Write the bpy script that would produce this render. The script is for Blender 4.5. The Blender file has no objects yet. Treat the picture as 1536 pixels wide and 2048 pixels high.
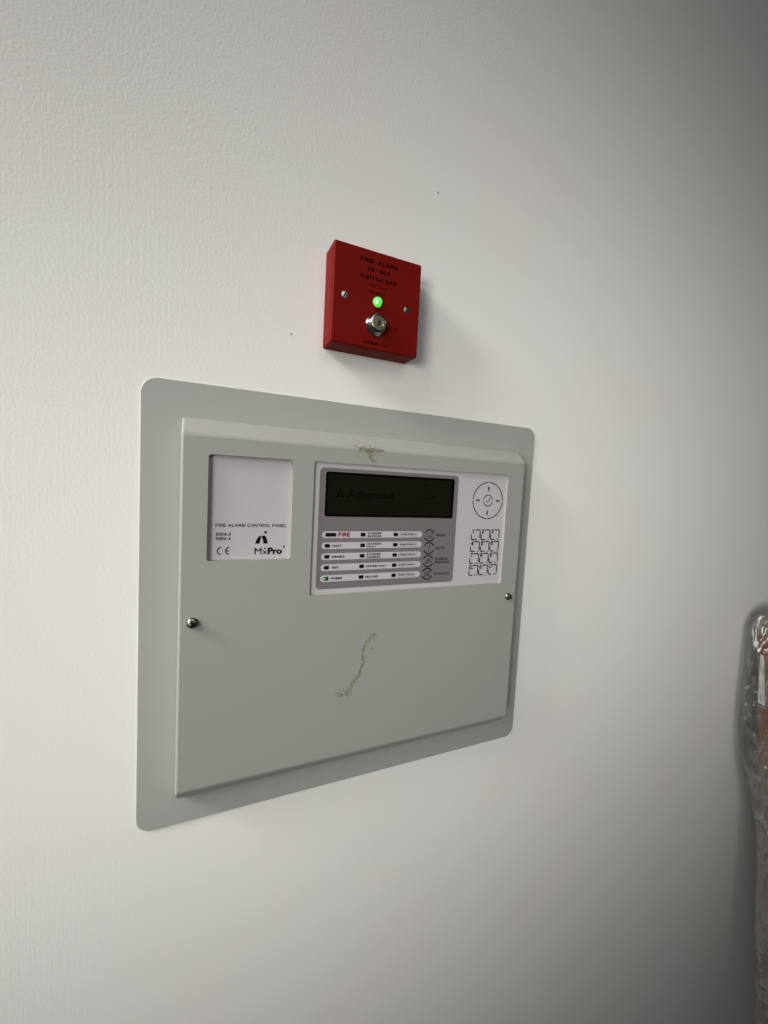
import bpy, bmesh, math, random
from mathutils import Vector, Euler, noise

random.seed(7)
sc = bpy.context.scene
C = bpy.data.collections.new('scene_objects'); sc.collection.children.link(C)
R = math.radians
Z0 = 1.25                      # height of the panel's bottom edge above the floor (m)

# ------------------------------------------------------------------ camera
cam_d = bpy.data.cameras.new('camera'); cam = bpy.data.objects.new('camera', cam_d)
sc.collection.objects.link(cam); sc.camera = cam
cam_d.sensor_fit = 'HORIZONTAL'; cam_d.sensor_width = 36.0; cam_d.lens = 19.259
cam_d.clip_start = 0.01; cam_d.clip_end = 50
cam.location = (0.0416, -0.3811, Z0 + 0.3074)
cam.rotation_euler = Euler((1.5022, -0.0519, -0.4263), 'XYZ')

# ------------------------------------------------------------------ world, lamps, exposure
w = bpy.data.worlds.new('World'); sc.world = w; w.use_nodes = True
bg = w.node_tree.nodes['Background']
bg.inputs[0].default_value = (0.95, 0.97, 1.0, 1); bg.inputs[1].default_value = 0.032

def area(name, loc, az, el, sx, sy, spread, power, col):
    d = bpy.data.lights.new(name, 'AREA'); d.shape = 'RECTANGLE'; d.size = sx; d.size_y = sy
    d.energy = power; d.color = col; d.spread = spread
    o = bpy.data.objects.new(name, d); sc.collection.objects.link(o)
    o.location = (loc[0], loc[1], loc[2] + Z0)
    n = Vector((math.cos(el)*math.cos(az), math.cos(el)*math.sin(az), math.sin(el)))
    o.rotation_euler = n.to_track_quat('-Z', 'Y').to_euler()
    return o
# tall soft daylight from the left behind the photographer, and a window high on the left
LC = (1.0, 0.982, 0.952)
area('high_window_light', (-1.80, -0.35, 1.60), 0.118, -0.568, 0.50, 0.60, 2.498, 35.0, LC)
area('left_beam_light', (-0.80, -0.60, 0.70), 0.709, -0.640, 0.50, 0.60, 0.720, 0.88, LC)  # narrow beam added to shape the wall's fall-off
area('left_high_beam_light', (-0.80, -0.60, 1.60), 0.448, -0.772, 0.50, 0.60, 0.673, 0.31, LC)  # second narrow beam, added from higher up for the same fall-off
area('room_light', (-0.80, -1.20, 0.30), 0.700, -0.010, 0.70, 0.70, 0.700, 1.58, LC)
area('front_fill_light', (0.30, -1.30, 1.00), 1.648, -0.522, 0.70, 0.70, 0.673, 0.29, LC)  # added frontal fill, lifts the middle and right of the wall

vs = sc.view_settings
sc.display_settings.display_device = 'sRGB'
vs.view_transform = 'Standard'; vs.look = 'None'; vs.exposure = 0; vs.gamma = 1; vs.use_curve_mapping = False

# ------------------------------------------------------------------ materials
def mat(name, col, rough=0.5, metal=0.0, spec=0.5, bump=None, emit=None, vary=None, coat=0.0):
    m = bpy.data.materials.new(name); m.use_nodes = True
    nt = m.node_tree; b = nt.nodes['Principled BSDF']
    b.inputs['Base Color'].default_value = (*col, 1); b.inputs['Roughness'].default_value = rough
    b.inputs['Metallic'].default_value = metal; b.inputs['Specular IOR Level'].default_value = spec
    if coat: b.inputs['Coat Weight'].default_value = coat; b.inputs['Coat Roughness'].default_value = 0.05
    tc = nt.nodes.new('ShaderNodeTexCoord')
    if vary:
        sca, amt = vary
        n = nt.nodes.new('ShaderNodeTexNoise'); n.inputs['Scale'].default_value = sca; n.inputs['Detail'].default_value = 4
        nt.links.new(tc.outputs['Object'], n.inputs['Vector'])
        mx = nt.nodes.new('ShaderNodeMix'); mx.data_type = 'RGBA'
        mx.inputs[6].default_value = (*[c*(1-amt) for c in col], 1); mx.inputs[7].default_value = (*[min(1, c*(1+amt)) for c in col], 1)
        nt.links.new(n.outputs['Fac'], mx.inputs[0]); nt.links.new(mx.outputs[2], b.inputs['Base Color'])
    if bump:
        sca, st, dist = bump
        n = nt.nodes.new('ShaderNodeTexNoise'); n.inputs['Scale'].default_value = sca; n.inputs['Detail'].default_value = 3
        nt.links.new(tc.outputs['Object'], n.inputs['Vector'])
        bp = nt.nodes.new('ShaderNodeBump'); bp.inputs['Strength'].default_value = st; bp.inputs['Distance'].default_value = dist
        nt.links.new(n.outputs['Fac'], bp.inputs['Height']); nt.links.new(bp.outputs[0], b.inputs['Normal'])
    if emit:
        b.inputs['Emission Color'].default_value = (*emit[0], 1); b.inputs['Emission Strength'].default_value = emit[1]
    return m

def wall_material():
    m = bpy.data.materials.new('rolled_emulsion_paint'); m.use_nodes = True
    nt = m.node_tree; N = nt.nodes; L = nt.links; b = N['Principled BSDF']
    b.inputs['Roughness'].default_value = 0.75; b.inputs['Specular IOR Level'].default_value = 0.25
    tc = N.new('ShaderNodeTexCoord')
    def noi(scale, detail=2, vec=None, rough=0.5):
        n = N.new('ShaderNodeTexNoise'); n.inputs['Scale'].default_value = scale; n.inputs['Detail'].default_value = detail
        n.inputs['Roughness'].default_value = rough
        L.new(vec or tc.outputs['Object'], n.inputs['Vector']); return n.outputs['Fac']
    def math_(op, a, c, d=None):
        n = N.new('ShaderNodeMath'); n.operation = op
        for i, v in enumerate((a, c, d)):
            if v is None: continue
            if isinstance(v, (int, float)): n.inputs[i].default_value = v
            else: L.new(v, n.inputs[i])
        return n.outputs[0]
    mp = N.new('ShaderNodeMapping'); mp.inputs['Scale'].default_value = (1.0, 1.0, 0.035)
    L.new(tc.outputs['Object'], mp.inputs['Vector'])
    stipple = noi(420, 3)
    blobs = noi(150, 2)
    streak = noi(520, 2, mp.outputs[0])
    # brush streaks near the left part of the wall, cut in round the panel
    sep = N.new('ShaderNodeSeparateXYZ'); L.new(tc.outputs['Object'], sep.inputs[0])
    mr = N.new('ShaderNodeMapRange'); mr.interpolation_type = 'SMOOTHSTEP'
    mr.inputs['From Min'].default_value = 0.12; mr.inputs['From Max'].default_value = -0.02
    L.new(sep.outputs['X'], mr.inputs['Value'])
    patch = N.new('ShaderNodeMapRange'); patch.interpolation_type = 'SMOOTHSTEP'
    patch.inputs['From Min'].default_value = 0.42; patch.inputs['From Max'].default_value = 0.62
    L.new(noi(7, 2), patch.inputs['Value'])
    mask = math_('MULTIPLY', mr.outputs[0], math_('ADD', math_('MULTIPLY', patch.outputs[0], 0.8), 0.25))
    h = math_('ADD', math_('MULTIPLY', stipple, 0.95), math_('MULTIPLY', blobs, 0.2))
    h = math_('ADD', h, math_('MULTIPLY', math_('MULTIPLY', streak, mask), 0.5))
    bp = N.new('ShaderNodeBump'); bp.inputs['Strength'].default_value = 0.5; bp.inputs['Distance'].default_value = 0.00029
    L.new(h, bp.inputs['Height']); L.new(bp.outputs[0], b.inputs['Normal'])
    mx = N.new('ShaderNodeMix'); mx.data_type = 'RGBA'
    mx.inputs[6].default_value = (0.800, 0.758, 0.738, 1); mx.inputs[7].default_value = (0.768, 0.780, 0.742, 1)
    L.new(noi(5, 2), mx.inputs[0]); L.new(mx.outputs[2], b.inputs['Base Color'])
    return m

M = dict(
    wall=wall_material(),
    bezel=mat('grey_powder_coat', (0.345, 0.344, 0.323), 0.5, bump=(1500, 0.12, 0.0003), vary=(6, 0.03)),
    cover=mat('pale_grey_powder_coat', (0.300, 0.298, 0.276), 0.48, bump=(1300, 0.16, 0.0003), vary=(7, 0.035)),
    membrane=mat('lilac_white_membrane', (0.455, 0.428, 0.438), 0.4, spec=0.25, vary=(90, 0.02)),
    overlay=mat('mid_grey_membrane', (0.165, 0.150, 0.150), 0.42, spec=0.25, vary=(90, 0.03)),
    strip=mat('light_grey_strip', (0.47, 0.455, 0.46), 0.4, spec=0.25),
    insert=mat('insert_label_grey', (0.40, 0.385, 0.39), 0.4, spec=0.25),
    ink=mat('black_ink', (0.007, 0.006, 0.0065), 0.7, spec=0.03),
    ink_dark=mat('dark_grey_ink', (0.022, 0.019, 0.019), 0.7, spec=0.03),
    ink_red=mat('red_ink', (0.22, 0.007, 0.006), 0.7, spec=0.03),
    window=mat('smoked_window', (0.010, 0.009, 0.008), 0.2, spec=0.35),
    led_green=mat('lit_green_indicator', (0.02, 0.12, 0.03), 0.3, emit=((0.25, 1.0, 0.35), 0.55)),
    led_glow=mat('dim_green_indicator', (0.012, 0.03, 0.012), 0.3, emit=((0.05, 0.5, 0.08), 0.008)),
    lcd=mat('dark_lcd_glass', (0.0070, 0.0082, 0.0042), 0.07, spec=0.35),
    lcd_frame=mat('lcd_black_border', (0.0015, 0.0015, 0.0012), 0.10, spec=0.25),
    lcd_ink=mat('lcd_dark_segments', (0.0026, 0.0030, 0.0018), 0.10, spec=0.3),
    steel=mat('zinc_plated_steel', (0.27, 0.26, 0.24), 0.26, 1.0),
    steel_dark=mat('recess_shade_steel', (0.03, 0.03, 0.03), 0.5, 0.6),  # darker steel for cut recesses, their shade put into the colour
    chrome=mat('chrome', (0.36, 0.35, 0.31), 0.16, 1.0),
    brass=mat('worn_nickel_core', (0.21, 0.195, 0.13), 0.3, 1.0),
    black=mat('hole_shade_black', (0.004, 0.004, 0.004), 0.7),  # flat black standing in for shade inside slots and keyhole
    red=mat('red_moulded_plastic', (0.148, 0.0050, 0.0028), 0.5, spec=0.06, bump=(1100, 0.2, 0.0003)),
    red_ink=mat('engraved_black', (0.007, 0.0015, 0.001), 0.7, spec=0.02),
    led_big=mat('lit_green_lens', (0.05, 0.35, 0.08), 0.12, emit=((0.16, 1.0, 0.09), 0.75), coat=1.0),
    led_core=mat('lit_green_die', (0.2, 0.8, 0.4), 0.2, emit=((0.55, 1.0, 0.62), 5.0)),
    scuff_pale=mat('tan_rub_mark', (0.285, 0.268, 0.200), 0.75, spec=0.1),
    scuff=mat('grey_scuff', (0.120, 0.115, 0.080), 0.8, spec=0.1),
    speck=mat('dirt_speck', (0.06, 0.05, 0.045), 0.8),
    cardboard=mat('corrugated_cardboard', (0.17, 0.115, 0.07), 0.85, vary=(160, 0.35)),
    timber=mat('varnished_timber', (0.15, 0.05, 0.016), 0.4, vary=(30, 0.4)),
    paper=mat('white_paper', (0.72, 0.71, 0.68), 0.6),
)
def film_material():
    m = bpy.data.materials.new('clear_plastic_film'); m.use_nodes = True
    nt = m.node_tree; N = nt.nodes; L = nt.links
    b = N['Principled BSDF']; b.inputs['Base Color'].default_value = (0.18, 0.18, 0.172, 1); b.inputs['Roughness'].default_value = 0.16
    b.inputs['Specular IOR Level'].default_value = 1.0; b.inputs['Coat Weight'].default_value = 1.0; b.inputs['Coat Roughness'].default_value = 0.06; b.inputs['Coat IOR'].default_value = 1.8
    tr = N.new('ShaderNodeBsdfTransparent'); tr.inputs[0].default_value = (0.84, 0.85, 0.84, 1)
    mx = N.new('ShaderNodeMixShader')
    tc = N.new('ShaderNodeTexCoord'); n = N.new('ShaderNodeTexNoise'); n.inputs['Scale'].default_value = 62; n.inputs['Detail'].default_value = 3.0
    n.inputs['Distortion'].default_value = 1.2
    mp = N.new('ShaderNodeMapping'); mp.inputs['Scale'].default_value = (1.0, 1.0, 0.45); mp.inputs['Rotation'].default_value = (0.5, 0.0, 0.0)
    L.new(tc.outputs['Object'], mp.inputs['Vector']); L.new(mp.outputs[0], n.inputs['Vector'])
    bp = N.new('ShaderNodeBump'); bp.inputs['Strength'].default_value = 0.95; bp.inputs['Distance'].default_value = 0.009
    L.new(n.outputs['Fac'], bp.inputs['Height']); L.new(bp.outputs[0], b.inputs['Normal'])
    r = N.new('ShaderNodeMapRange'); r.inputs['From Min'].default_value = 0.35; r.inputs['From Max'].default_value = 0.7
    r.inputs['To Min'].default_value = 0.18; r.inputs['To Max'].default_value = 0.52
    L.new(n.outputs['Fac'], r.inputs['Value'])
    sp_ = N.new('ShaderNodeSeparateXYZ'); L.new(tc.outputs['Object'], sp_.inputs[0])      # several layers of film lower down: cloudier
    ly = N.new('ShaderNodeMapRange'); ly.interpolation_type = 'SMOOTHSTEP'
    ly.inputs['From Min'].default_value = -0.17; ly.inputs['From Max'].default_value = -0.36; ly.inputs['To Max'].default_value = 0.28
    L.new(sp_.outputs['Z'], ly.inputs['Value'])
    ad = N.new('ShaderNodeMath'); ad.operation = 'ADD'; L.new(r.outputs[0], ad.inputs[0]); L.new(ly.outputs[0], ad.inputs[1]); L.new(ad.outputs[0], mx.inputs[0])
    L.new(tr.outputs[0], mx.inputs[1]); L.new(b.outputs[0], mx.inputs[2]); L.new(mx.outputs[0], N['Material Output'].inputs[0])
    return m
M['film'] = film_material()

# ------------------------------------------------------------------ mesh helpers (millimetres: x right, z up, o out of the wall)
def rrect(x0, z0, x1, z1, r, seg=5):
    p = []
    for cx, cz, a0 in ((x1-r, z0+r, -90), (x1-r, z1-r, 0), (x0+r, z1-r, 90), (x0+r, z0+r, 180)):
        for k in range(seg+1):
            a = R(a0 + 90*k/seg); p.append((cx+r*math.cos(a), cz+r*math.sin(a)))
    return p
def circle(cx, cz, r, n=28): return [(cx+r*math.cos(2*math.pi*k/n), cz+r*math.sin(2*math.pi*k/n)) for k in range(n)]

# plain grotesque capitals and figures drawn as pen strokes (width, strokes) on a unit cap height
def A_(cx, cy, rx, ry, a0, a1, n=10): return [(cx+rx*math.cos(R(a0+(a1-a0)*k/n)), cy+ry*math.sin(R(a0+(a1-a0)*k/n))) for k in range(n+1)]
GL = {
 'A': (.70, [[(0, 0), (.35, 1), (.70, 0)], [(.12, .33), (.58, .33)]]),
 'B': (.60, [[(0, .53), (.35, .53)] + A_(.35, .765, .21, .235, -90, 90) + [(0, 1), (0, 0), (.36, 0)] + A_(.36, .265, .24, .265, -90, 90)]),
 'C': (.66, [A_(.35, .5, .35, .5, 48, 312, 16)]),
 'D': (.64, [[(0, 0), (0, 1), (.28, 1)] + A_(.28, .5, .36, .5, 90, -90) + [(0, 0)]]),
 'E': (.54, [[(.53, 1), (0, 1), (0, 0), (.54, 0)], [(0, .52), (.48, .52)]]),
 'F': (.50, [[(.50, 1), (0, 1), (0, 0)], [(0, .50), (.43, .50)]]),
 'G': (.70, [A_(.36, .5, .36, .5, 48, 322, 16) + [(.68, .46), (.40, .46)]]),
 'H': (.62, [[(0, 0), (0, 1)], [(.62, 0), (.62, 1)], [(0, .52), (.62, .52)]]),
 'I': (.02, [[(.01, 0), (.01, 1)]]),
 'J': (.42, [[(.42, 1), (.42, .28)] + A_(.21, .24, .21, .24, 0, -180)]),
 'K': (.60, [[(0, 0), (0, 1)], [(.58, 1), (0, .38)], [(.2, .58), (.60, 0)]]),
 'L': (.48, [[(0, 1), (0, 0), (.48, 0)]]),
 'M': (.74, [[(0, 0), (0, 1), (.37, .06), (.74, 1), (.74, 0)]]),
 'N': (.62, [[(0, 0), (0, 1), (.62, 0), (.62, 1)]]),
 'O': (.74, [A_(.37, .5, .37, .5, 0, 360, 22)]),
 'P': (.58, [[(0, 0), (0, 1), (.34, 1)] + A_(.34, .73, .24, .27, 90, -90) + [(0, .46)]]),
 'Q': (.74, [A_(.37, .5, .37, .5, 0, 360, 22), [(.45, .24), (.72, -.04)]]),
 'R': (.62, [[(0, 0), (0, 1), (.36, 1)] + A_(.36, .74, .24, .26, 90, -90) + [(0, .48)], [(.32, .48), (.62, 0)]]),
 'S': (.60, [A_(.30, .755, .28, .245, 25, 262, 10) + A_(.30, .26, .30, .26, 80, -155, 10)]),
 'T': (.62, [[(0, 1), (.62, 1)], [(.31, 1), (.31, 0)]]),
 'U': (.62, [[(0, 1), (0, .3)] + A_(.31, .31, .31, .31, 180, 360) + [(.62, 1)]]),
 'V': (.66, [[(0, 1), (.33, 0), (.66, 1)]]),
 'W': (.94, [[(0, 1), (.23, 0), (.47, 1), (.71, 0), (.94, 1)]]),
 'X': (.62, [[(0, 0), (.62, 1)], [(0, 1), (.62, 0)]]),
 'Y': (.64, [[(0, 1), (.32, .45), (.64, 1)], [(.32, .45), (.32, 0)]]),
 'Z': (.58, [[(.02, 1), (.58, 1), (0, 0), (.58, 0)]]),
 '0': (.54, [A_(.27, .5, .27, .5, 0, 360, 20)]),
 '1': (.26, [[(0, .76), (.24, 1), (.24, 0)]]),
 '2': (.54, [A_(.27, .71, .26, .29, 170, -25) + [(0, 0), (.54, 0)]]),
 '3': (.54, [A_(.26, .75, .24, .25, 160, -90) + A_(.26, .26, .28, .26, 90, -160)]),
 '4': (.58, [[(.43, 0), (.43, 1), (0, .27), (.58, .27)]]),
 '5': (.54, [[(.50, 1), (.10, 1), (.05, .52)] + A_(.26, .32, .28, .32, 130, -152)]),
 '6': (.54, [A_(.27, .31, .27, .31, 0, 360, 18), A_(.34, .5, .34, .5, 55, 185)]),
 '7': (.52, [[(0, 1), (.52, 1), (.18, 0)]]),
 '8': (.54, [A_(.27, .755, .23, .245, 0, 360, 16), A_(.27, .26, .27, .26, 0, 360, 16)]),
 '9': (.54, [A_(.27, .69, .27, .31, 0, 360, 18), A_(.20, .5, .34, .5, 235, 365)]),
 '-': (.28, [[(0, .36), (.28, .36)]]), '/': (.30, [[(0, -.02), (.30, 1.02)]]), ' ': (.16, []),
}
_tx = {}
def text_mesh(s, bold, shear):
    k = (s, bold, shear)
    if k not in _tx:
        cu = bpy.data.curves.new('lettering', 'FONT'); cu.body = s; cu.size = 1; cu.resolution_u = 3
        cu.offset = bold; cu.shear = shear
        o = bpy.data.objects.new('lettering', cu); C.objects.link(o)
        me = bpy.data.meshes.new_from_object(o.evaluated_get(bpy.context.evaluated_depsgraph_get()))
        _tx[k] = ([(v.co.x, v.co.y) for v in me.vertices], [tuple(p.vertices) for p in me.polygons])
        bpy.data.objects.remove(o); bpy.data.curves.remove(cu); bpy.data.meshes.remove(me)
    return _tx[k]
_caph = max(y for x, y in text_mesh('H', 0.0, 0.0)[0])

class MB:
    def __init__(s): s.v = []; s.f = []; s.m = []; s.mats = []
    def mi(s, m):
        if m not in s.mats: s.mats.append(m)
        return s.mats.index(m)
    def add(s, verts, faces, m):
        o = len(s.v); s.v += verts; i = s.mi(m)
        for f in faces: s.f.append([o+k for k in f]); s.m.append(i)
        return s
    def flat(s, poly, out, m):                       # a printed shape lying at distance out from the wall
        return s.add([(x, out, z) for x, z in poly], [list(range(len(poly)))], m)
    def slab(s, poly, o0, o1, m, top=0.0, cx=None):  # a plate with real thickness and a small chamfer
        n = len(poly)
        if top:
            xs = [p[0] for p in poly]; zs = [p[1] for p in poly]
            mx, mz = (min(xs)+max(xs))/2, (min(zs)+max(zs))/2; hx, hz = (max(xs)-min(xs))/2, (max(zs)-min(zs))/2
            inner = [(mx+(x-mx)*(1-top/hx), mz+(z-mz)*(1-top/hz)) for x, z in poly]
        else: inner = poly
        v = [(x, o0, z) for x, z in poly] + [(x, o1-top, z) for x, z in poly]
        f = [[k, (k+1) % n, n+(k+1) % n, n+k] for k in range(n)]
        if top:
            v += [(x, o1, z) for x, z in inner]
            f += [[n+k, n+(k+1) % n, 2*n+(k+1) % n, 2*n+k] for k in range(n)]
            f.append([2*n+k for k in range(n)])
        else: f.append([n+k for k in range(n)])
        f.append(list(range(n))[::-1])
        return s.add(v, f, m)
    def stroke(s, pts, wd, out, m, closed=False):    # a flat printed line
        n = len(pts); lft = []; rgt = []
        for k in range(n):
            a = Vector(pts[k-1] if (k > 0 or closed) else pts[0]); c = Vector(pts[(k+1) % n] if (k < n-1 or closed) else pts[-1])
            d = (c-a).normalized(); nn = Vector((-d.y, d.x))*wd/2; p = Vector(pts[k])
            lft.append(p+nn); rgt.append(p-nn)
        v = [(p.x, out, p.y) for p in lft+rgt]
        f = [[k, (k+1) % n, n+(k+1) % n, n+k] for k in range(n if closed else n-1)]
        return s.add(v, f, m)
    def arc(s, cx, cz, r, a0, a1, wd, out, m, n=20):
        return s.stroke([(cx+r*math.cos(R(a0+(a1-a0)*k/n)), cz+r*math.sin(R(a0+(a1-a0)*k/n))) for k in range(n+1)], wd, out, m)
    def lathe(s, cx, cz, prof, m, n=32):             # prof: (radius, out)
        v = [(cx+r*math.cos(2*math.pi*k/n), o, cz+r*math.sin(2*math.pi*k/n)) for r, o in prof for k in range(n)]
        f = [[j*n+k, j*n+(k+1) % n, (j+1)*n+(k+1) % n, (j+1)*n+k] for j in range(len(prof)-1) for k in range(n)]
        if prof[-1][0] > 0.01: f.append([(len(prof)-1)*n+k for k in range(n)])
        return s.add(v, f, m)
    def text(s, t, x, z, cap, out, m, width=None, bold=0.0, shear=0.0, align='l', rot=0):
        vs, fs = text_mesh(t, 0.0, shear)
        x0 = min(a for a, b in vs); x1 = max(a for a, b in vs)
        sy = cap/_caph; e = bold*sy*1.15                # emboldened by overprinting, as a heavier pen would
        sx = sy if width is None else (width-2*e)/(x1-x0)
        off = {'l': e, 'c': -(x1-x0)*sx/2, 'r': -(x1-x0)*sx-e}[align]
        c_, s_ = math.cos(R(rot)), math.sin(R(rot))
        for q, (dx, dz) in enumerate(((0, 0),) if e == 0 else ((0, 0), (-e, 0), (e, 0), (0, -e*.8), (0, e*.8))):
            v = []
            for a, b in vs:
                u, p = (a-x0)*sx+off+dx, b*sy+dz
                v.append((x+u*c_-p*s_, out+q*.004, z+u*s_+p*c_))
            s.add(v, [list(f) for f in fs], m)
        return s
    def caps(s, t, x, z, cap, out, m, width, wt=.15, shear=0.0, align='l'):
        # pen-stroke lettering fitted to a given width; wt is the stroke weight over the cap height
        gap = .13 + wt; tw = sum(GL[c][0] for c in t) + gap*(len(t)-1); pen = wt*cap
        k = (width-pen)/tw; x0 = x + {'l': 0, 'c': -width/2, 'r': -width}[align] + pen/2; q = 0
        for c in t:
            gw, st = GL[c]
            for line in st:
                p = [(x0+u*k + shear*(v*(cap-pen)+pen/2), z+pen/2+v*(cap-pen)) for u, v in line]
                p2 = [p[0]]
                for a in p[1:]:
                    if (a[0]-p2[-1][0])**2+(a[1]-p2[-1][1])**2 > 1e-6: p2.append(a)
                cl = (p2[0][0]-p2[-1][0])**2+(p2[0][1]-p2[-1][1])**2 < 1e-6
                runs = [[p2[0]]]
                for e in range(1, len(p2)):            # break the line at sharp corners so the pen keeps its width
                    runs[-1].append(p2[e])
                    if e < len(p2)-1:
                        u = Vector(p2[e])-Vector(p2[e-1]); v = Vector(p2[e+1])-Vector(p2[e])
                        if u.angle(v) > R(40): runs.append([p2[e]])
                if cl and len(runs) == 1: s.stroke(p2[:-1], pen, out+.004*(q % 5), m, closed=True); q += 1; continue
                for rn in runs:
                    ends = [list(rn[0]), list(rn[-1])]
                    for e, (a, b) in enumerate(((rn[0], rn[1]), (rn[-1], rn[-2]))):
                        dx, dz = a[0]-b[0], a[1]-b[1]; l = math.hypot(dx, dz) or 1
                        ends[e] = (a[0]+dx/l*pen*.42, a[1]+dz/l*pen*.42)
                    s.stroke([ends[0]] + rn[1:-1] + [ends[1]], pen, out+.004*(q % 5), m); q += 1
            x0 += (gw+gap)*k
        return s
    def mesh(s, name):
        me = bpy.data.meshes.new(name)
        me.from_pydata([(x/1000, -o/1000, z/1000) for x, o, z in s.v], [], s.f)
        for m in s.mats: me.materials.append(M[m])
        me.polygons.foreach_set('material_index', s.m); me.update()
        return me
    def build(s, name, parent=None, smooth=None, loc=None):
        me = s.mesh(name)
        bm = bmesh.new(); bm.from_mesh(me)
        bmesh.ops.recalc_face_normals(bm, faces=bm.faces[:]) if smooth is not None else None
        bm.to_mesh(me); bm.free()
        if smooth: me.shade_smooth()
        o = bpy.data.objects.new(name, me); C.objects.link(o); o.parent = parent
        if smooth: me.set_sharp_from_angle(angle=R(smooth))
        if loc: o.location = (loc[0]/1000, -loc[1]/1000, loc[2]/1000)
        return o

def empty(name, loc, label, cat, rot=(0, 0, 0)):
    o = bpy.data.objects.new(name, None); C.objects.link(o); o.empty_display_size = 0.05
    o.location = loc; o.rotation_euler = rot; o['label'] = label; o['category'] = cat
    return o
def bevel_mesh(o, width, seg, angle=30):
    bm = bmesh.new(); bm.from_mesh(o.data)
    bmesh.ops.recalc_face_normals(bm, faces=bm.faces[:])
    es = [e for e in bm.edges if len(e.link_faces) == 2 and e.calc_face_angle(0) > R(angle)]
    bmesh.ops.bevel(bm, geom=es, offset=width/1000, segments=seg, profile=0.5, affect='EDGES', clamp_overlap=True)
    bm.to_mesh(o.data); bm.free()
def cut(o, cutters):
    for c in cutters:
        md = o.modifiers.new('cut', 'BOOLEAN'); md.operation = 'DIFFERENCE'; md.object = c; md.solver = 'EXACT'
    me = bpy.data.meshes.new_from_object(o.evaluated_get(bpy.context.evaluated_depsgraph_get()))
    old = o.data; o.modifiers.clear(); o.data = me; me.name = old.name; bpy.data.meshes.remove(old)
    for c in cutters: d = c.data; bpy.data.objects.remove(c); bpy.data.meshes.remove(d)

# ------------------------------------------------------------------ the setting: one painted wall
wb = MB(); wb.slab([(-2600, -Z0*1000), (2600, -Z0*1000), (2600, 1500), (-2600, 1500)], -120, 0, 'wall')
wall = wb.build('wall', smooth=0.0); wall.location = (0, 0, Z0); wall['kind'] = 'structure'
sp = MB()
for x, z, r in ((257.9, 603.6, .75), (115.8, 436.6, .75)):
    sp.lathe(x, z, [(r, 0.0), (r*.8, .3), (0.005, .5)], 'speck', n=8)
so = sp.build('paint_nib', wall, smooth=0.0); so['kind'] = 'stuff'

# ------------------------------------------------------------------ fire alarm control panel
W, H = 409.3, 382.3
X0, X1, ZB, ZT, D, CH = 29.9, 379.5, 28.5, 352.4, 21.5, 13.2
panel = empty('fire_alarm_panel', (0, 0, Z0), 'large grey metal fire alarm panel set flush in the wall, with screen and keypad', 'control panel')
b = MB(); b.slab(rrect(0, 0, W, H, 12, 8), 0.0, 1.6, 'bezel', top=0.5); b.build('bezel', panel, smooth=0.0)

b = MB()
prof = [(1.6, ZB), (D-CH, ZB), (D, ZB+CH), (D, ZT-CH), (D-CH, ZT), (1.6, ZT)]
n = len(prof)
b.add([(x, o, z) for x in (X0, X1) for o, z in prof],
      [[k, (k+1) % n, n+(k+1) % n, n+k] for k in range(n)] + [list(range(n)), [n+k for k in range(n)]], 'cover')
cover = b.build('cover', panel, smooth=0.0)
bevel_mesh(cover, 2.0, 4)
def cutter(x0, z0, x1, z1, r, depth):
    c = MB(); c.slab(rrect(x0, z0, x1, z1, r, 5), D-depth, D+8, 'cover'); return c.build('cutter', panel, smooth=0.0)
LB = (49.9, 237.0, 117.8, 323.9); DB = (136.4, 202.6, 355.8, 324.0)
cut(cover, [cutter(*LB, 2.6, 4.2), cutter(*DB, 2.2, 2.4)])

# pan head cover screws with a cross recess
def pan_screw(cx, cz, base, r, h, rot, parent, name='screw'):
    s = MB(); s.lathe(0, 0, [(r, 0), (r, h*.25), (r*.93, h*.6), (r*.75, h*.85), (r*.45, h), (0.005, h*1.03)], 'steel', 28)
    o = s.build(name, parent, smooth=40)
    k = MB()
    for a in (rot, rot+90):
        c_, s_ = math.cos(R(a)), math.sin(R(a)); l, t = r*.62, r*.15
        k.slab([(c_*u-s_*q, s_*u+c_*q) for u, q in ((-l, -t), (l, -t), (l, t), (-l, t))], h*.35, h*2, 'steel_dark')
    kk = k.build('cutter', None, smooth=0.0); kk.parent = parent
    cut(o, [kk]); o.location = (cx/1000, -base/1000, cz/1000)
    q = MB()
    for a in (rot, rot+90):
        c_, s_ = math.cos(R(a)), math.sin(R(a)); l, t = r*.60, r*.145
        q.slab([(c_*u-s_*v, s_*u+c_*v) for u, v in ((-l, -t), (l, -t), (l, t), (-l, t))], h*.34, h*(.62 if a == rot else .60), 'black')
    q.build('recess_shade', o)  # black insert: the shade in the cross is coloured in
    return o
pan_screw(40.5, 186.6, D, 4.5, 2.5, 30, panel)
pan_screw(367.5, 186.5, D, 4.0, 2.5, 20, panel)

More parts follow.
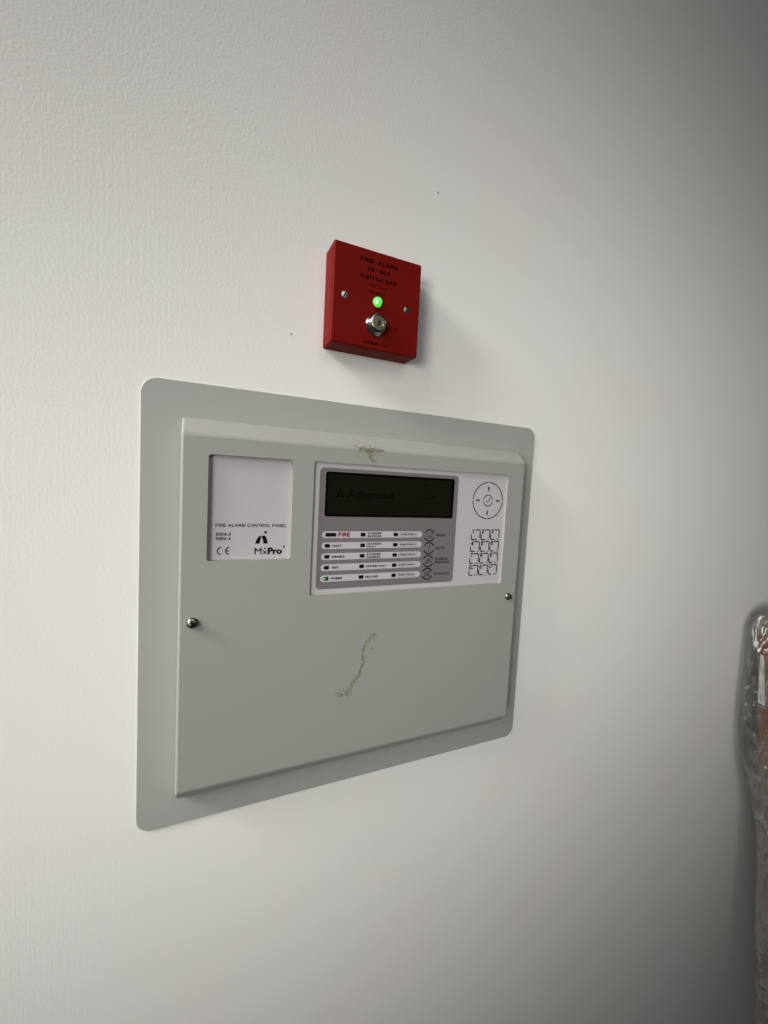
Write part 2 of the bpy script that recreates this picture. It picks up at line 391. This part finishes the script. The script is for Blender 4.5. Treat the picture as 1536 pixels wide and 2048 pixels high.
# scuffs: small flakes of rubbed dirt on the cover
def flakes(spine, n, spread, size, seed, out, name, parent, darken='scuff'):
    rnd = random.Random(seed); f = MB()
    for _ in range(n):
        k = rnd.randrange(len(spine)-1); t = rnd.random()
        x = spine[k][0]+(spine[k+1][0]-spine[k][0])*t; z = spine[k][1]+(spine[k+1][1]-spine[k][1])*t
        wd = spine[k][2]+(spine[k+1][2]-spine[k][2])*t
        x += rnd.gauss(0, wd*spread); z += rnd.gauss(0, wd*spread)
        s_ = size*rnd.uniform(.35, 1.2); a0 = rnd.uniform(0, 360); el = rnd.uniform(1.0, 2.6)
        ang = math.atan2(spine[k+1][1]-spine[k][1], spine[k+1][0]-spine[k][0]) + rnd.gauss(0, .5)
        pts = []
        for q in range(6):
            a = 2*math.pi*q/6; rr = s_*rnd.uniform(.5, 1.1)
            u, v = math.cos(a)*rr*el, math.sin(a)*rr
            pts.append((x+u*math.cos(ang)-v*math.sin(ang), z+u*math.sin(ang)+v*math.cos(ang)))
        f.flat(pts, out(z) + rnd.uniform(0, .03), darken)
    o = f.build(name, parent); o['kind'] = 'stuff'; return o
def front(z):
    if z > ZT-CH: return D - (z-(ZT-CH)) + 0.10
    return D + 0.05
flakes([(203, 160.5, 2.2), (197, 154, 2.6), (191.5, 145, 1.6), (193, 133, 1.6), (189, 121, 1.8), (182, 113, 2.0), (177, 103, 3.4)], 170, .7, .85, 21, lambda z: D+.02, 'scuff_mark', panel, 'scuff_pale')
flakes([(176, 341, 2), (187, 338, 3), (200, 338.5, 2), (191, 332, 2.4), (193.5, 326.5, 2)], 120, .8, .7, 22, lambda z: front(z)-.03, 'scuff_mark', panel, 'scuff_pale')
flakes([(203, 160.5, 1.6), (199, 156, 2.0), (192.5, 149, .8), (190.8, 139, .8), (193.2, 133, .7), (190, 126, .9), (188, 119.5, .9), (182, 114, .9), (178.5, 107, 2.2), (175.5, 99.5, 2.6)], 300, .85, .38, 3, front, 'scuff_mark', panel)
flakes([(203, 161, .3), (202.8, 154, .3), (201.5, 145, .3)], 24, .8, .34, 4, front, 'scuff_mark', panel)
flakes([(178.5, 106, 1.6), (170, 104, 2.2), (167, 106, 1)], 40, .9, .5, 5, front, 'scuff_mark', panel)
flakes([(173, 341, 1.2), (180, 338.5, 1.6), (190, 337.5, 2.0), (195, 338, 1.8), (203, 338.8, .6)], 170, 1.0, .38, 8, front, 'scuff_mark', panel)
flakes([(186, 338, 1.2), (190, 332, 1.3), (193.5, 326.5, 1.6)], 110, .95, .36, 9, front, 'scuff_mark', panel)
flakes([(174.2, 349.3, .4), (178, 346.6, .5), (181, 346.2, .3)], 12, .8, .3, 10, front, 'scuff_mark', panel)

# product label in the small left recess
LO = D - 3.8; P = LO + 0.06
b = MB(); b.slab(rrect(LB[0]+.1, LB[1]+.1, LB[2]-.1, LB[3]-.1, 2.5), D-4.2+.02, LO, 'membrane')
lab = b.build('label_plate', panel, smooth=0.0)
def print_on(parent, fn, name='lettering'):
    m = MB(); fn(m); return m.build(name, parent)
print_on(lab, lambda m: m.caps('FIRE ALARM CONTROL PANEL', 56.3, 264.8, 2.8, P, 'ink', 58.3, wt=.19))
print_on(lab, lambda m: (m.caps('EN54-2', 56.5, 257.3, 2.7, P, 'ink', 11.6, wt=.2, shear=.2), m.caps('EN54-4', 56.5, 253.6, 2.7, P, 'ink', 11.6, wt=.2, shear=.2)))
def ce(m):
    m.arc(61.3, 244.6, 3.05, 98, 262, .95, P, 'ink'); m.arc(67.7, 244.6, 3.05, 98, 262, .95, P, 'ink')
    m.stroke([(64.7, 244.6), (67.2, 244.6)], .9, P+.01, 'ink')
print_on(lab, ce, 'conformity_mark')
def arch(m):
    # two legs meeting in an arch, a thin pale gap between them, a dot at upper right
    m.flat([(88.0, 250.4), (89.0, 253.2), (90.4, 255.8), (91.6, 257.2), (92.2, 257.3), (93.2, 255.9), (92.5, 254.2), (91.9, 250.4)], P, 'ink')
    m.flat([(92.6, 257.3), (96.2, 257.3), (97.2, 255.9), (98.2, 253.0), (98.7, 250.4), (95.0, 250.4), (94.7, 252.8), (94.1, 255.0), (93.5, 256.4)], P, 'ink')
    m.flat(circle(96.6, 260.2, 1.15), P, 'ink')
print_on(lab, arch, 'emblem')
def mxp(m):
    m.text('M', 87.8, 241.2, 5.4, P, 'ink', width=6.0, bold=.012); m.text('x', 94.4, 241.2, 5.0, P, 'ink', width=4.0, bold=.01)
    m.flat(circle(96.4, 246.2, .75), P, 'ink')
    m.text('Pro', 98.8, 241.2, 5.4, P, 'ink', width=12.5, bold=.055); m.text('4', 111.6, 246.2, 2.4, P, 'ink', width=2.0, bold=.03)
print_on(lab, mxp)

# control keypad in the large recess
KO = D - 2.0; KP = KO + 0.06
b = MB(); b.slab(rrect(DB[0]+.1, DB[1]+.1, DB[2]-.1, DB[3]-.1, 2.1), D-2.4+.02, KO, 'membrane')
kp = b.build('control_keypad', panel, smooth=0.0)
b = MB(); b.slab(rrect(142.3, 207.4, 291.7, 319.4, 4.0), KO, KO+.12, 'overlay'); b.build('display_surround', kp, smooth=0.0)
GO = KO + .12
b = MB()
b.slab(rrect(147.9, 275.0, 286.5, 316.0, 2.0), GO, GO+.2, 'lcd_frame')
b.flat(rrect(150.0, 277.0, 283.0, 313.8, 1.0), GO+.24, 'lcd'); TO = GO+.27
b.text('Advanced', 168.5, 292.6, 7.6, TO, 'lcd_ink', width=48, bold=.02)
b.flat([(158.0, 292.6), (160.6, 299), (162.2, 299), (161.0, 292.6)], TO, 'lcd_ink'); b.flat([(162.0, 299), (164.2, 299), (166.4, 292.6), (163.6, 292.6)], TO, 'lcd_ink'); b.flat(circle(164.6, 301.3, 1.1, 12), TO, 'lcd_ink')
b.stroke([(152, 290.2), (281, 290.2)], .5, TO, 'lcd_ink')
b.text('Fire', 250, 306.5, 2.7, TO, 'lcd_ink', bold=.01); b.text('11:02', 250, 301.2, 2.7, TO, 'lcd_ink', bold=.01); b.text('Nov 2022', 250, 294.4, 2.7, TO, 'lcd_ink', bold=.01)
b.text('SYSTEM NORMAL OPERATION', 215.5, 283.6, 2.7, TO, 'lcd_ink', width=68, bold=.01, align='c')
b.text('(Press Menu for Options)', 216, 278.9, 2.5, TO, 'lcd_ink', width=58, bold=.01, align='c')
b.build('screen', kp, smooth=0.0)
SO = GO + .10; SP = SO + .06
rows = [258.1, 247.9, 237.7, 227.5, 217.2]
strip_me = None; ins_me = None
for i, z in enumerate(rows):
    if strip_me is None:
        s = MB(); s.slab(rrect(146.4, -3.1, 251.2, 3.1, 3.05, 8), GO, SO, 'strip')
        s.flat(rrect(225.2, -2.9, 247.3, 2.9, .3), SO+.03, 'insert')
        st = s.build('indicator_strip', kp, smooth=0.0); strip_me = st.data
    else: st = bpy.data.objects.new('indicator_strip', strip_me); C.objects.link(st); st.parent = kp
    st.location.z = z/1000
sm = MB(); sm.slab(rrect(-2.45, -1.75, 2.45, 1.75, .8, 3), SO, SO+.12, 'window'); sm_me = sm.mesh('indicator_light')
for i, z in enumerate(rows):
    for x in (151.8, 186.6, 221.3):
        if x < 160 and i == 0:
            bb = MB(); bb.slab(rrect(149.4, z-1.75, 159.9, z+1.75, .8, 3), SO, SO+.12, 'window'); o = bb.build('indicator_light', kp); o['label'] = 'wide dark fire indicator light'
        elif x < 160 and i == 4:
            bb = MB(); bb.slab(rrect(x-2.45, z-1.75, x+2.45, z+1.75, .8, 3), SO, SO+.12, 'led_glow'); bb.flat(circle(x-1.35, z, .85, 14), SO+.16, 'led_green')
            o = bb.build('indicator_light', kp); o['label'] = 'power indicator light glowing green at its left end'
        else:
            o = bpy.data.objects.new('indicator_light', sm_me); C.objects.link(o); o.parent = kp; o.location = (x/1000, 0, z/1000)
BK = .05
def led_text(m):
    m.caps('FIRE', 161.9, 256.3, 3.9, SP, 'ink_red', 11.5, wt=.26)
    for s_, i, wd in (('FAULT', 1, 8.8), ('DISABLE', 2, 12.3), ('TEST', 3, 7.0), ('POWER', 4, 10.8)):
        m.caps(s_, 156.6, rows[i]-1.2, 2.1, SP, 'ink', wd, wt=.28)
    for i, (a, wa, c, wc) in enumerate((('SOUNDER', 14.4, 'SILENCED', 14.4), ('SOUNDER', 14.4, 'FAULT', 9.2), ('SOUNDER', 14.4, 'DISABLED', 14.4))):
        m.caps(a, 191.3, rows[i]+.3, 1.95, SP, 'ink', wa, wt=.26); m.caps(c, 191.3, rows[i]-2.4, 1.95, SP, 'ink', wc, wt=.26)
    m.caps('SYSTEM FAULT', 191.2, rows[3]-1.1, 2.1, SP, 'ink', 21.6, wt=.26)
    m.caps('DELAYED', 191.0, rows[4]-1.2, 2.1, SP, 'ink', 13.2, wt=.26)
    for i in range(5): m.caps('FUNCTION %d' % (i+1), 226.7, rows[i]-.8, 1.8, SP, 'ink', 17.2, wt=.26)
print_on(kp, led_text)
# four round function buttons
OP = GO + .06
def ring(m, cx, cz, r, wd, gap):
    m.arc(cx, cz, r, gap, 180-gap, wd, OP+.05, 'ink'); m.arc(cx, cz, r, 180+gap, 360-gap, wd, OP+.05, 'ink')
def ic_reset(m, x, z):
    m.stroke([(x-3.6, z-1.0), (x-2.6, z-2.2), (x-1, z-2.6), (x+1.5, z-2.3), (x+3.6, z-1.4), (x+2.0, z-1.2), (x-.4, z-1.2), (x-1.6, z-.6), (x-2.6, z-.4)], .42, OP+.05, 'ink', True)
    m.arc(x+1.4, z+1.3, 1.9, -60, 250, .42, OP+.05, 'ink'); m.stroke([(x+2.4, z-.3), (x+3.7, z+.6)], .42, OP+.06, 'ink')
def ic_mute(m, x, z):
    m.flat([(x+.1, z-1.2), (x+.5, z-1.2), (x+1.2, z+3.2), (x+.2, z+3.2)], OP+.05, 'ink'); m.flat(circle(x+.1, z-2.4, .65, 12), OP+.05, 'ink')
def ic_sil(m, x, z):
    m.stroke([(x-2.8, z-3.4), (x+3.0, z+3.6)], .75, OP+.07, 'ink'); m.stroke([(x-3, z-1), (x-3, z+1), (x-1.8, z+1), (x-.2, z+2.6), (x-.2, z-2.6), (x-1.8, z-1)], .4, OP+.05, 'ink', True)
    m.arc(x+.4, z, 1.5, -55, 55, .35, OP+.05, 'ink', 8); m.arc(x+.8, z, 2.5, -50, 50, .35, OP+.05, 'ink', 8)
def ic_evac(m, x, z):
    m.stroke([(x-2.8, z-3.0), (x-2.8, z+3.0), (x+3.0, z+3.0), (x+3.0, z-3.0)], .5, OP+.05, 'ink')
    m.flat(circle(x+1.2, z+1.8, .65, 12), OP+.05, 'ink'); m.stroke([(x+.9, z+.9), (x-.1, z-.6), (x+1.3, z-1.4), (x+1.2, z-2.9)], .75, OP+.05, 'ink')
    m.stroke([(x-.1, z-.6), (x-1.0, z-1.7), (x-2.4, z-1.8)], .65, OP+.06, 'ink'); m.stroke([(x-1.9, z-.2), (x-.8, z+.9), (x+.7, z+.7), (x+1.7, z-.2)], .5, OP+.07, 'ink')
for z, ic, lb in ((257.0, ic_reset, 'reset'), (243.7, ic_mute, 'mute'), (230.3, ic_sil, 'silence'), (217.0, ic_evac, 'evacuate')):
    m = MB(); m.slab(circle(259.9, z, 5.2, 32), GO, GO+.06, 'overlay'); ring(m, 259.9, z, 5.85, 1.15, 22); ic(m, 259.9, z)
    o = m.build('button', kp); o['label'] = 'round %s button' % lb
def btn_text(m):
    for s_, z, wd in (('RESET', 255.9, 11.6), ('MUTE', 242.5, 10.2), ('SILENCE/', 231.0, 16.2), ('RESOUND', 227.6, 17.6), ('EVACUATE', 215.6, 18.4)):
        m.caps(s_, 268.3, z, 2.45, OP+.05, 'ink_dark', wd, wt=.22)
print_on(kp, btn_text)
# navigation ring
nx, nz = 331.5, 295.0
m = MB(); m.slab(circle(nx, nz, 19.2, 56), KO, KO+.05, 'membrane')
for q in range(4): m.arc(nx, nz, 19.8, 90*q+1.8, 90*q+88.2, 1.05, KP+.05, 'ink', 24)
m.stroke([(nx, nz+10.6), (nx, nz+13.8)], 1.6, KP+.05, 'ink'); m.flat([(nx-1.5, nz+13.4), (nx+1.5, nz+13.4), (nx, nz+15.8)], KP+.06, 'ink')
for a in (180, 270, 0):
    c_, s_ = math.cos(R(a)), math.sin(R(a)); f = lambda u, q: (nx+c_*u-s_*q, nz+s_*u+c_*q)
    m.stroke([f(11.0, 0), f(15.8, 0)], 1.6, KP+.05, 'ink'); m.flat([f(14.8, -1.0), f(16.4, 0), f(14.8, 1.0)], KP+.06, 'ink')
m.build('navigation_pad', kp)
m = MB(); m.slab(circle(nx, nz, 5.4, 32), KO+.05, KO+.1, 'membrane'); m.arc(nx, nz, 6.0, 8, 172, .95, KP+.06, 'ink'); m.arc(nx, nz, 6.0, 188, 352, .95, KP+.06, 'ink')
m.stroke([(nx-2.6, nz-.2), (nx-1.2, nz-2.4), (nx+3.2, nz+3.2)], .9, KP+.07, 'ink'); m.build('confirm_button', kp)
# twelve keys
kx = [312.5, 325.6, 338.7]; kz = [262.7, 249.7, 236.7, 223.5]
subs = ['', 'ABC', 'DEF', 'GHI', 'JKL', 'MNO', 'PQRS', 'TUV', 'WXYZ', 'EXIT', '_', 'MENU']
digs = ['1', '2', '3', '4', '5', '6', '7', '8', '9', 'E', '0', '#']
for i in range(12):
    x, z = kx[i % 3], kz[i//3]; KI = KP + .05; wk, hk = 11.4, 10.6
    m = MB(); m.slab(rrect(x+.6, z-hk+.6, x+wk-.6, z-.6, 1.2, 3), KO, KO+.05, 'membrane')
    cr = [(x+wk-1.4+1.4*math.cos(R(a)), z-1.4+1.4*math.sin(R(a))) for a in (90, 60, 30, 0)]
    m.stroke([(x+4.4, z)] + cr + [(x+wk, z-hk*.86)], 1.25, KI, 'ink')
    cl = [(x+1.4+1.4*math.cos(R(a)), z-hk+1.4+1.4*math.sin(R(a))) for a in (180, 210, 240, 270)]
    m.stroke([(x, z-5.2)] + cl + [(x+(7.8 if i == 0 else 5.6 if len(subs[i]) < 4 else 4.2), z-hk)], 1.25, KI, 'ink')
    if i == 11:
        m.stroke([(x+.2, z-3.2), (x+.2, z+.8), (x+4.4, z+.8), (x+4.4, z-3.2)], .6, KI+.02, 'ink', True)
        for q in (1.5, 2.9): m.stroke([(x+q, z-3.1), (x+q, z+.7)], .45, KI+.01, 'ink')
    elif i == 9:
        m.caps('E', x+.1, z-4.0, 4.8, KI+.01, 'ink', 2.9, wt=.22); m.text('sc', x+3.1, z-3.6, 2.1, KI+.01, 'ink', width=3.0, bold=.035)
    else: m.caps(digs[i], x+(.2 if i else .8), z-4.1, 4.9, KI+.01, 'ink', 3.4 if i else 2.0, wt=.22)
    if subs[i] == '_': m.arc(x+9.0, z-hk+.9, 1.7, 215, 325, .5, KI+.01, 'ink', 8)
    elif subs[i]: m.caps(subs[i], x+wk+.3, z-hk-.7, 1.35, KI+.01, 'ink', 1.15*len(subs[i]), wt=.2, align='r')
    m.build('key', kp)

# ------------------------------------------------------------------ red key switch above the panel
S = 86.0; BX, BZ = 145.3, 429.1; BO, FO = 19.6, 24.3
ks = empty('key_switch', (BX/1000, 0, Z0 + BZ/1000), 'square red plastic fire alarm key switch with a lit green light, above the grey panel', 'key switch')
b = MB(); b.slab(rrect(0, 0, S, S, 1.6, 4), 0, BO, 'red'); b.build('back_box', ks, smooth=0.0)
b = MB(); b.slab(rrect(0, 0, S, S, 1.6, 4), BO, FO, 'red'); fp = b.build('front_plate', ks, smooth=0.0)
bevel_mesh(fp, 1.5, 4, 60)
cs = MB()
hole = [MB().slab(circle(x, 41.9, 3.5, 28), FO-1.2, FO+5, 'red').build('cutter', ks, smooth=0.0) for x in (11.2, 72.4)]
cut(fp, hole)
for x, a in ((11.2, 62), (72.4, 70)):
    s = MB(); s.lathe(0, 0, [(3.3, 0), (3.3, .5), (3.0, .9), (0.005, 1.15)], 'steel', 26); o = s.build('screw', ks, smooth=35)
    c_, s_ = math.cos(R(a)), math.sin(R(a))
    k = MB(); k.slab([(c_*u-s_*q, s_*u+c_*q) for u, q in ((-4, -.55), (4, -.55), (4, .55), (-4, .55))], .25, 3, 'steel_dark')
    cut(o, [k.build('cutter', ks, smooth=0.0)])
    q = MB(); q.slab([(c_*u-s_*v, s_*u+c_*v) for u, v in ((-3.1, -.47), (3.1, -.47), (3.1, .47), (-3.1, .47))], .24, .55, 'black'); q.build('slot_shade', o)  # black strip in the slot floor stands in for its shade
    o.location = (x/1000, -(FO-1.1)/1000, 41.9/1000)
EP = FO + .06
def ks_text(m):
    m.caps('FIRE  ALARM', 42.6, 74.5, 3.5, EP, 'red_ink', 36.6, wt=.24, align='c')
    m.caps('DO  NOT', 42.6, 67.3, 3.5, EP, 'red_ink', 22.5, wt=.24, align='c')
    m.caps('SWITCH OFF', 42.6, 60.1, 3.5, EP, 'red_ink', 35.4, wt=.24, align='c')
    m.stroke([(33.0, 55.6), (39.2, 55.3), (43.0, 57.2)], .8, EP, 'red_ink'); m.stroke([(44.6, 55.4), (51.6, 55.2)], .7, EP, 'red_ink'); m.flat(circle(45.2, 55.4, .9, 12), EP+.02, 'red_ink')
    m.caps('POWER', 42.0, 48.0, 2.9, EP, 'red_ink', 15, wt=.18, align='c')
    m.caps('ON', 42.6, 34.4, 2.7, EP, 'red_ink', 5.8, wt=.19, align='c')
    m.caps('OFF', 55.6, 21.0, 2.4, EP, 'red_ink', 8.2, wt=.18)
    m.caps('HAES', 30.9, 4.2, 2.9, EP, 'red_ink', 13.6, wt=.28); m.text('Systems', 45.0, 4.2, 2.3, EP, 'red_ink', width=10.4, bold=0)
print_on(fp, ks_text)
b = MB(); b.lathe(0, 0, [(4.5, 0), (4.3, .8), (4.0, 1.5)], 'led_big', 28)
b.lathe(0, 0, [(4.0, 1.5), (3.7, 2.6), (2.9, 3.6), (1.6, 4.2), (.005, 4.4)], 'led_big', 28)
led = b.build('indicator_light', ks, smooth=50, loc=(42.5, FO, 42.3)); led['label'] = 'glowing green power light'
b = MB(); b.lathe(-1.9, -1.2, [(1.35, 3.35), (1.1, 4.0), (.005, 4.3)], 'led_core', 16); b.build('lens', led, smooth=60)
# cam lock
b = MB(); b.lathe(0, 0, [(10.3, 0), (10.3, .9), (9.9, 1.3), (8.2, 5.4), (7.7, 6.0), (7.2, 6.1), (7.0, 5.9), (6.9, 5.0), (6.8, 5.0)], 'chrome', 48)
lk = b.build('key_lock', ks, smooth=30, loc=(42.4, FO, 21.8))
b = MB(); b.lathe(0, 0, [(6.7, 4.8), (6.7, 6.1), (6.2, 6.5), (4.4, 6.5), (4.1, 6.2), (.005, 6.2)], 'brass', 40); b.build('lock_core', lk, smooth=30)
b = MB()
sl = [(1.35*math.cos(R(a)), 3.0*math.sin(R(a))) for a in range(0, 360, 20)]
c_, s_ = math.cos(R(-14)), math.sin(R(-14)); sl = [(x*c_-z*s_, x*s_+z*c_) for x, z in sl]
b.flat(sl, 6.26, 'black'); b.flat([(x*.35+1.15, z*.35-.9) for x, z in sl], 6.3, 'chrome'); b.build('keyhole', lk)

# ------------------------------------------------------------------ film wrapped timber leaning by the wall at the right
wt = empty('wrapped_timber', (0.925, -0.0197, Z0 + 0.1136), 'timber board with cardboard edging wrapped in clear crinkled plastic film at the right edge', 'wrapped board', rot=(R(-5.15), 0, 0))
TH = 44; TL = 1300
b = MB(); b.slab([(0, -TL), (260, -TL), (260, -32), (0, -32)], 0, TH, 'timber', top=0); bo = b.build('board', wt, smooth=0.0); bevel_mesh(bo, 1.5, 2)
b = MB()
for k in range(8): b.slab([(-1.0+.5*(k % 2), -30+k*3.9), (262, -30+k*3.9), (262, -30+k*3.9+3.6), (-1.0+.5*(k % 2), -30+k*3.9+3.6)], -1-.3*(k % 2), TH+1, 'cardboard')
b.build('edge_protector', wt, smooth=0.0)
# label on the board's left side: a thin sheet standing 0.6 mm proud
b = MB(); v = [(x, o, z) for x in (-.8, -.2) for o, z in ((1, -152), (11, -154), (9.0, -66), (4, -64))]
b.add(v, [[0, 1, 2, 3], [4, 5, 6, 7], [0, 1, 5, 4], [1, 2, 6, 5], [2, 3, 7, 6], [3, 0, 4, 7]], 'paper')
pl = b.build('paper_label', wt, smooth=0.0)
b = MB()
def side_text(m, t, o0, z0, cap, wd):
    vs_, fs_ = text_mesh(t, .02, 0); x0 = min(a for a, c in vs_); x1 = max(a for a, c in vs_)
    m.add([(-.9, o0-c*cap/_caph, z0+(a-x0)*wd/(x1-x0)) for a, c in vs_], [list(f) for f in fs_], 'ink')
side_text(b, '001', 5.6, -143, 1.3, 10); side_text(b, 'N N N', 9.2, -143, 1.2, 16)
b.add([(-.9, 1, -151), (-.9, 11, -153), (-.9, 11, -150), (-.9, 1, -148)], [[0, 1, 2, 3]], 'ink')
b.build('print', pl)
# plastic film sleeve: open sheet running round the left side of the board
b = MB(); nu, nv = 48, 420
def ridge(p): return 1-2*abs(noise.noise(p))
def film(u, t):
    z = 14 - t*(TL+8)
    k = max(0, min(1, (z+400)/230)); k = k*k*(3-2*k); bag = 7 + k*(9 + 5*max(0, min(1, -z/200)))          # loose near the top, tight further down
    bag *= max(.3, min(1, (14-z)/34))**.6
    bag += 5*math.exp(-((z+560)/70)**2)
    a = noise.noise(Vector((u*4, z/80, 1.7))); c = ridge(Vector((u*9+z/90, z/60, 4.2))); d = ridge(Vector((u*17-z/50, z/34, 9.1))) + .5*ridge(Vector((u*25, z/15, 3.3)))
    q = (a*5 + c*3.4 + d*1.9)*max(.25, min(1, (z+520)/220))
    rear = -3 - (12.0 + .062*max(0, -z))*max(0, min(1, (-z+14)/30))*max(.06, k)   # slack hanging behind the rear corner
    if u < .35:                                                      # behind the board
        x = 240 - u/.35*(240-20); o = -3 + (rear+3)*(u/.35)**4
    elif u < .6:                                                     # round the rear corner
        w_ = (u-.35)/.25*math.pi*.55; x = 20 - (bag+20)*math.sin(w_)**.8 - q*.7*math.sin(w_); o = rear + (1-math.cos(w_))*15 + q*.3
    else:                                                            # along the left side
        w_ = (u-.6)/.4; x = -(bag-1.6)*(1-w_)**1.6 - 1.6 - max(-1.4, q*.7*(1-w_)+q*.2); o = rear + 17.3 + w_*46
    if z > 0: x += 22*(z/14)**3; o += 3*(z/14)
    return (x, o, z)
for j in range(nv+1):
    for i in range(nu+1):
        u = i/nu; t = j/nv
        b.v.append(film(u, t))
fi = b.mi('film')
for j in range(nv):
    for i in range(nu):
        k = j*(nu+1)+i; b.f.append([k, k+1, k+nu+2, k+nu+1]); b.m.append(fi)
b.build('plastic_film', wt, smooth=80)
